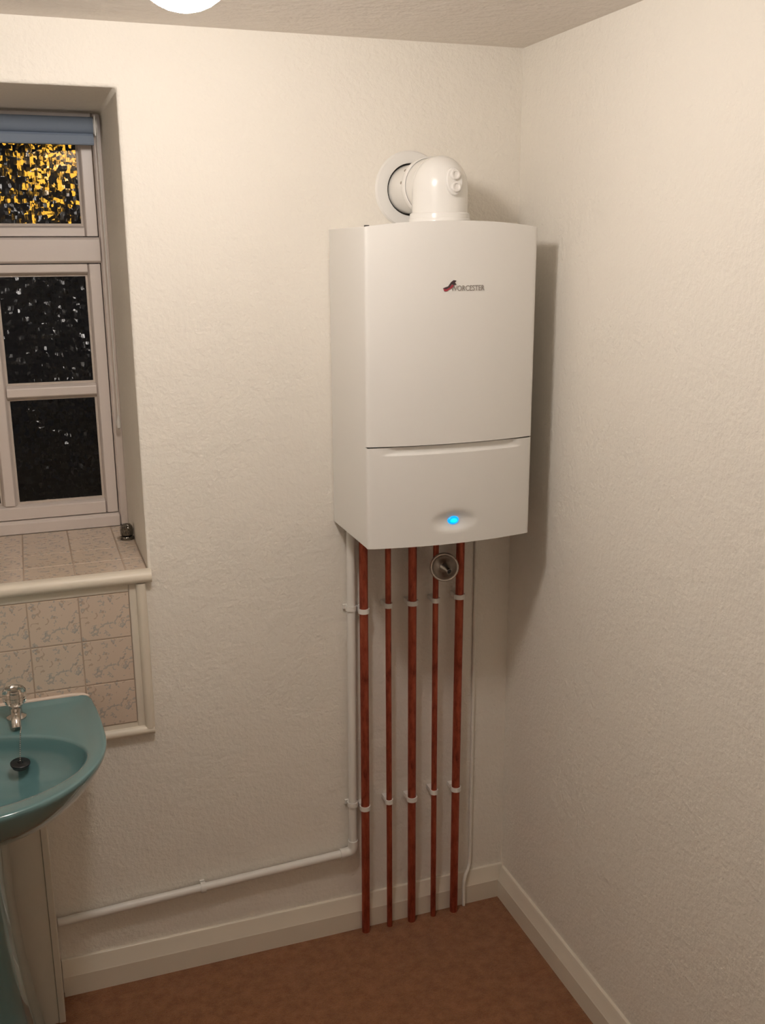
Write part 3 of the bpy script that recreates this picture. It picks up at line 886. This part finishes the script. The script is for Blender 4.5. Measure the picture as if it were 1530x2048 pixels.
# pedestal: squarish column flaring to the foot
bm = bmesh.new(); rg = []
for z, w_, y0_, y1_ in ((0.0, 0.094, -0.385, -0.125), (0.03, 0.089, -0.380, -0.125), (0.10, 0.077, -0.362, -0.125), (0.22, 0.064, -0.342, -0.125), (0.38, 0.054, -0.335, -0.125), (0.55, 0.052, -0.345, -0.125), (0.655, 0.066, -0.375, -0.125), (0.674, 0.076, -0.39, -0.125)):
    q = []
    for k in range(28):
        a = math.pi*k/27
        ca, sa = math.cos(a), math.sin(a)
        q.append(bm.verts.new((BCX+w_*math.copysign(abs(ca)**0.7, ca), -0.19+(y0_+0.19)*abs(sa)**0.75, z)))
    q.append(bm.verts.new((BCX-w_, y1_, z))); q.append(bm.verts.new((BCX+w_, y1_, z)))
    rg.append(q)
for A, B in zip(rg, rg[1:]):
    n = len(A)
    for k in range(n): bm.faces.new((A[k], A[(k+1) % n], B[(k+1) % n], B[k]))
bm.faces.new(rg[0][::-1]); bm.faces.new(rg[-1])
obj('pedestal', bm, M_BASIN, ba, smooth=True, angle=50)
bm = bmesh.new(); sweep(bm, [(BCX-0.24, -0.0155, 0.8118), (BCX+0.222, -0.0155, 0.8118), (BCX+0.245, -0.018, 0.8108), (BCX+0.257, -0.028, 0.8098)], [0.0058, 0.0058, 0.005, 0.003], 10)
obj('sealant', bm, M_SEAL, ba, smooth=True)

# boxing behind the pedestal
bx = empty('pipe_boxing', (-1.36, -0.06, 0))
tag(bx, 'cream painted boxing panel behind the basin pedestal', 'boxing')
obj('side_board', boxes((-1.2385, -1.2235, -0.1075, -0.0005, 0.0003, 0.640)), M_WOOD, bx, bevel=0.0015)
obj('side_board', boxes((-1.4965, -1.4815, -0.1075, -0.0005, 0.0003, 0.640)), M_WOOD, bx, bevel=0.0015)
obj('front_panel', boxes((-1.4810, -1.2390, -0.1050, -0.0925, 0.0003, 0.640)), M_WOOD, bx, bevel=0.001)

# pillar tap with a clear faceted head
TX, TY, TZ0 = -1.2640, -0.078, 0.8052
tp = empty('pillar_tap', (TX, TY, TZ0))
tag(tp, 'chrome pillar tap with a clear faceted head on the blue basin', 'tap')
bm = bmesh.new(); lathe(bm, [(0, 0), (0.0215, 0), (0.0215, 0.003), (0.016, 0.007), (0.0135, 0.012), (0.0135, 0.026), (0.0150, 0.028), (0.0150, 0.031), (0.009, 0.033), (0.0075, 0.040), (0, 0.040)], (TX, TY, TZ0), n=28)
obj('body', bm, M_CHROME, tp, smooth=True, angle=35)
bm = bmesh.new(); sweep(bm, [(TX, TY-0.006, TZ0+0.019), (TX, TY-0.030, TZ0+0.0225), (TX, TY-0.050, TZ0+0.0220), (TX, TY-0.063, TZ0+0.016), (TX, TY-0.067, TZ0+0.007)], [0.0115, 0.0105, 0.0105, 0.0105, 0.0105], 20)
obj('spout', bm, M_CHROME, tp, smooth=True, angle=60)
bm = bmesh.new(); lathe(bm, [(0.0, 0.034), (0.018, 0.033), (0.0250, 0.040), (0.0272, 0.052), (0.0262, 0.064), (0.0195, 0.073), (0.0, 0.0745)], (TX, TY, TZ0), n=10)
obj('head', bm, M_ACRYL, tp)
bm = bmesh.new(); lathe(bm, [(0.0, 0.0415), (0.0085, 0.0415), (0.0085, 0.060), (0.0075, 0.062), (0, 0.062)], (TX, TY, TZ0), n=16)
obj('core', bm, M_CHROME, tp, smooth=True)

# black plug on its chain, hanging down the back of the bowl
pg = empty('basin_plug', (-1.262, -0.205, 0.72))
tag(pg, 'black rubber plug hanging on its chain at the back of the basin bowl', 'plug')
PP = Vector((-1.262, -0.2060, 0.7500)); pn = Vector((0.05, -0.80, 0.60)).normalized()
pn = Vector((0.06, -0.10, 1.0)).normalized()
bm = bmesh.new(); lathe(bm, [(0.0, -0.003), (0.0165, -0.003), (0.0190, 0.004), (0.0205, 0.005), (0.0205, 0.008), (0.0185, 0.0095), (0.006, 0.0095), (0.005, 0.0125), (0, 0.0130)], PP, pn, 28)
obj('stopper', bm, M_BLACK, pg, smooth=True, angle=40)
bm = bmesh.new()
A = PP+pn*0.0130; B = Vector((-1.2570, -0.1660, 0.8060)); C = Vector((-1.2550, -0.130, 0.8065)); D = Vector((-1.2560, -0.104, 0.8070))
pth = []
for P0, P1 in ((A, B), (B, C), (C, D)):
    n = max(2, int((P1-P0).length/0.0042))
    for k in range(n): pth.append(P0.lerp(P1, k/n))
for P0 in pth:
    lathe(bm, [(0, -0.0017), (0.0015, -0.0008), (0.0015, 0.0008), (0, 0.0017)], P0, (0, 0, 1), 6)
obj('chain', bm, M_CHROME, pg)

# ================================================================== LIGHTS THAT BELONG TO THE PLACE
cl = empty('ceiling_light', (LAMP_POS[0], LAMP_POS[1], LAMP_POS[2]-LAMP_R))
tag(cl, 'round white glowing globe light on the ceiling at the top edge', 'ceiling light')
bm = bmesh.new()
prof = [(LAMP_R*math.sin(math.pi*k/18), -LAMP_R*math.cos(math.pi*k/18)) for k in range(0, 17)]
lathe(bm, prof, LAMP_POS, (0, 0, 1), 32)
obj('globe', bm, M_LAMP, cl, smooth=True)
bm = bmesh.new(); lathe(bm, [(0.030, 0), (0.036, 0.002), (0.046, 0.006), (0.050, H-LAMP_POS[2]-LAMP_R*0.94), (0, H-LAMP_POS[2]-LAMP_R*0.94)], (LAMP_POS[0], LAMP_POS[1], LAMP_POS[2]+LAMP_R*0.94-0.0003), n=32)
obj('gallery', bm, M_PLASTIC, cl, smooth=True, angle=40)

o = obj('ground_outside', boxes((-12, 12, 0.7, 30, -3.1, -3.0)), M_GROUND)
tag(o, 'dark ground outside the window', 'ground', kind='structure')
SLX, SLY, SLZ = -0.985, 2.9, 2.16
sl = empty('street_lamp', (SLX, SLY, -3.0))
tag(sl, 'amber street lamp glowing through the patterned top window pane', 'street lamp')
bm = bmesh.new(); sweep(bm, [(SLX, SLY, -2.999), (SLX, SLY, -2.0), (SLX, SLY, SLZ-0.115)], [0.06, 0.045, 0.03], 16)
obj('post', bm, M_POST, sl, smooth=True)
bm = bmesh.new(); lathe(bm, [(0.03, -0.12), (0.07, -0.11), (0.115, 0.08), (0.115, 0.10), (0, 0.10)], (SLX, SLY, SLZ), n=24)
obj('lantern_glass', bm, M_STREET, sl, smooth=True, angle=40)
bm = bmesh.new(); lathe(bm, [(0.13, 0.1005), (0.125, 0.12), (0.05, 0.18), (0, 0.19)], (SLX, SLY, SLZ), n=24)
obj('lantern_roof', bm, M_POST, sl, smooth=True, angle=40)
